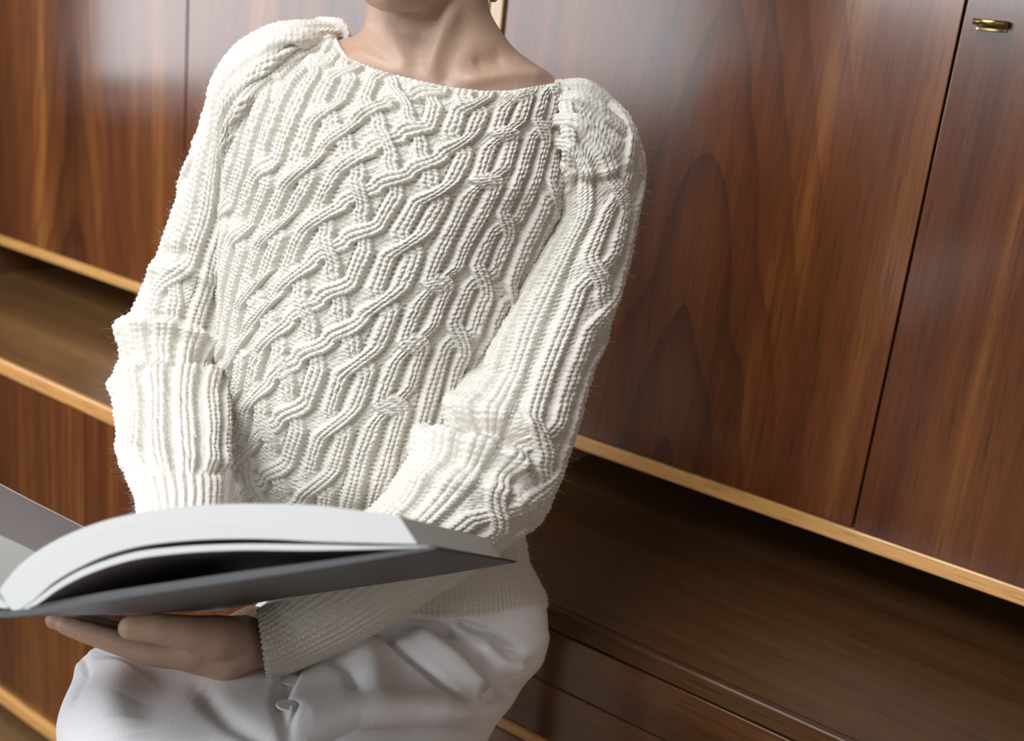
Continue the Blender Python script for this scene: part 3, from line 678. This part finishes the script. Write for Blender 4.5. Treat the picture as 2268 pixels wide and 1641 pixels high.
    B.chain([P(880, 1240, 1.2), hp, P(820, 1560, 1.17)], [.095, .105, .09])
    for (k0, a0), q in zip(LEGS, (P(560, 1560, 1.14), P(900, 1560, 1.17))):
        B.chain([q, .5*q+.5*k0+np.array([0, .01, -.01]), k0+np.array([0, .05, -.03]), a0+np.array([0, 0, .02]), a0-np.array([0, 0, .055])], [.06, .05, .045, .036, .034])
        B.chain([a0-np.array([0, -.02, .06]), a0-np.array([-.03, .14, .072])], [.034, .025])
    return B, dict(hc=hc, face=face, side=side, u2=u2, rf=rf, fc=fc)
q_ = P(1097, 1625, 1.15); ZS = q_[2]                # the stool's seat: top height and plan
SX, SY = (-.90, -.623), (.62, .95)
def sit(me):                                     # flesh and cloth flatten on the seat
    a = np.empty(len(me.vertices)*3, np.float32); me.vertices.foreach_get('co', a); a = a.reshape(-1, 3)
    c = (a[:, 0] > SX[0]-.012) & (a[:, 0] < SX[1]+.016) & (a[:, 1] > SY[0]-.03) & (a[:, 1] < SY[1]+.02) & (a[:, 2] < ZS+.004)
    a[c, 2] = ZS+.004; me.vertices.foreach_set('co', a.ravel()); me.update()
LEGPRE = [((330, 1960, .92)), ((830, 1930, 1.0))]
for kx, ky, kz in LEGPRE:
    k0 = P(kx, ky, kz); LEGS.append((k0, np.array([k0[0]+.02, k0[1]-.02, .10])))
B, HD = build_body()
LEGS.clear()
person = B.solid('person', SKIN, None, .0028, 5, .5)
sit(person.data)
tag(person, 'person in an ecru cable-knit sweater and white trousers, holding an open book', 'person')
build_person_parts(person)
# hair and ear stud
hb = Blob(); hc, face, side, u2, rf = HD['hc'], HD['face'], HD['side'], HD['u2'], HD['rf']
hb.ball(hc-face*.012+u2*.014, 1, (.083, .1, .093), rf, 4); hb.ball(hc-face*.10-u2*.01, .045)
hb.chain([hc-face*.05-u2*.02, hc-face*.07-u2*.085], [.06, .03])
hair = hb.solid('hair', HAIR, person, .005, 3)
# cut the hair away in front of the face
me = hair.data; bmh = bmesh.new(); bmh.from_mesh(me)
dead = [v for v in bmh.verts if (np.array(v.co)-hc)@face > .035+.03*((np.array(v.co)-hc)@u2 > .055) and (np.array(v.co)-hc)@u2 < .075]
bmesh.ops.delete(bmh, geom=dead, context='VERTS'); bmh.to_mesh(me); bmh.free()
bm = bmesh.new(); bmesh.ops.create_icosphere(bm, subdivisions=3, radius=.0045, matrix=Matrix.Translation(Vector(P(1093, -6, 1.07))))
link('ear_stud', bm_mesh(bm, True), PEARL, person)['label'] = 'small grey ear stud'

# ------------------------------------------------------------------ book
e3 = np.array([.0482, .0541, .272]); P0 = np.array([(883-CX)/F*.70, (1141-CY)/F*.70, .70]); pd = P0@e3
def BK(pts, n, smooth=True):                     # a profile on the book's head plane, from frame pixels
    pts = np.array(pts, float)
    if smooth: pts, _ = crom(pts, n)
    r = np.column_stack([(pts[:, 0]-CX)/F, (pts[:, 1]-CY)/F, np.ones(len(pts))])
    return r*(pd/(r@e3))[:, None]
def toW(c): return c@R.T+CAM
def slab(name, up_, lo_, mat_, parent, n=70, k=8, e0=0., e1=1., smooth=False):
    """A bound stack between two profile curves, running along the spine direction."""
    U_, L_ = BK(up_, n), BK(lo_, n)
    loop = []
    w = np.linspace(0, 1, k)
    A = np.concatenate([U_, U_[-1:]*(1-w[1:-1, None])+L_[-1:]*w[1:-1, None], L_[::-1], L_[:1]*(1-w[1:-1, None])+U_[:1]*w[1:-1, None]])
    ee = np.linspace(e0, e1, 12)
    V = np.stack([toW(A+e3*q) for q in ee])
    m_ = A.shape[0]
    uvu = np.concatenate([np.linspace(0, 1, n), np.ones(k-2), np.linspace(1, 0, n), np.zeros(k-2)])
    uvv = np.concatenate([np.zeros(n), w[1:-1], np.ones(n), w[1:-1][::-1]])
    bm = bmesh.new(); uvl = None
    me1 = grid_mesh(V, True, uv=np.stack([np.broadcast_to(uvu, (12, m_)), np.broadcast_to(uvv, (12, m_))], -1)); bm.from_mesh(me1); bpy.data.meshes.remove(me1)
    for q in (e0, e1):
        C = np.stack([toW(U_*(1-x)+L_*x+e3*q) for x in w], 0)
        g = grid_mesh(C, False, uv=np.stack([np.broadcast_to(np.linspace(0, 1, n), (k, n)), np.broadcast_to(w[:, None], (k, n))], -1))
        bm.from_mesh(g); bpy.data.meshes.remove(g)
    bmesh.ops.remove_doubles(bm, verts=bm.verts, dist=1e-6)
    bmesh.ops.recalc_face_normals(bm, faces=bm.faces)
    for e in bm.edges:
        if len(e.link_faces) == 2 and e.calc_face_angle(0) > .6: e.smooth = False
    return link(name, bm_mesh(bm, True), mat_, parent)
bc = toW(BK([(30, 1340), (31, 1341)], 2)[0]+e3*.5)
book = empty('book', bc, 'large open hardback book with a charcoal cover, held over the lap', 'book')
UP = [(-8, 1318), (0, 1305), (39, 1256), (98, 1211), (156, 1181), (219, 1157), (293, 1138), (391, 1123), (508, 1116), (620, 1116), (700, 1119), (800, 1131), (883, 1142)]
LOW = [(33, 1357), (39, 1353), (70, 1332), (117, 1291), (176, 1256), (234, 1230), (293, 1213), (391, 1199), (508, 1193), (600, 1194), (700, 1199), (800, 1202), (924, 1205)]
slab('page_block', UP, LOW, PAPER, book)['label'] = 'thick arched stack of white pages'
SU = [(45, 1352), (76, 1330), (121, 1296), (176, 1264), (234, 1241), (293, 1224), (391, 1211), (508, 1205), (700, 1206), (834, 1209), (950, 1209)]
SLo = [(52, 1356), (84, 1337), (128, 1306), (180, 1278), (236, 1256), (293, 1240), (391, 1226), (508, 1219), (700, 1219), (834, 1216), (950, 1212)]
slab('end_leaves', SU, SLo, PAPER, book, k=4)
ci = [(-900, 1010), (-620, 1150), (-320, 1268), (-90, 1338), (10, 1352), (60, 1349), (234, 1314), (391, 1290), (547, 1267), (700, 1247), (834, 1228), (967, 1210)]
co = [(-900, 1022), (-620, 1162), (-320, 1281), (-90, 1352), (10, 1367), (60, 1364), (234, 1331), (391, 1307), (547, 1284), (700, 1261), (834, 1239), (969, 1216)]
slab('cover', ci, co, COVER, book, k=4, e0=-.015, e1=1.015)
ei = [(64, 1344), (234, 1311), (391, 1287), (547, 1264), (700, 1244), (834, 1226), (958, 1208)]
eo = [(64, 1347), (234, 1313), (391, 1289), (547, 1266), (700, 1246), (834, 1227.5), (958, 1209.5)]
slab('endpaper', ei, eo, PAGE_DARK, book, k=3)['label'] = 'dark maroon endpaper'
LU = [(8, 1322), (-30, 1275), (-110, 1215), (-220, 1160), (-330, 1100), (-480, 1020), (-640, 930), (-850, 830)]
LL = [(18, 1348), (-40, 1340), (-140, 1305), (-240, 1260), (-340, 1215), (-480, 1150), (-640, 1070), (-850, 975)]
slab('page_block', LU, LL, PAPER, book)
PRINT = plain('grey_print', (.23, .23, .245), .3)
slab('printed_page', [(x-1, y-2) for x, y in LU], [(x, y-.5) for x, y in LU], PRINT, book, k=3, e0=.36, e1=.97)['label'] = 'glossy grey printed picture'

# ------------------------------------------------------------------ stool under the person
stool = empty('bar_stool', ((SX[0]+SX[1])/2, (SY[0]+SY[1])/2, 0), 'navy padded stool the person sits on', 'stool')
box('seat', SX[0], SX[1], SY[0], SY[1], ZS-.07, ZS, NAVY, stool, .02)
for ax, sx in ((SX[0]+.04, -1), (SX[1]-.04, 1)):
    for ay, sy in ((SY[0]+.04, -1), (SY[1]-.04, 1)):
        t0 = np.array([ax, ay, ZS-.068]); t1 = np.array([ax+sx*.015, ay+sy*.015, 0.])
        link('leg', tube_mesh(np.array([t0, (t0+t1)/2, t1]), [.013, .013, .013], 12, 6), STEEL, stool)
    ys = np.linspace(SY[0]+.035, SY[1]-.035, 3)
    link('footrest', tube_mesh(np.array([[ax+sx*.011, y, .22] for y in ys]), [.01]*3, 10, 5), STEEL, stool)
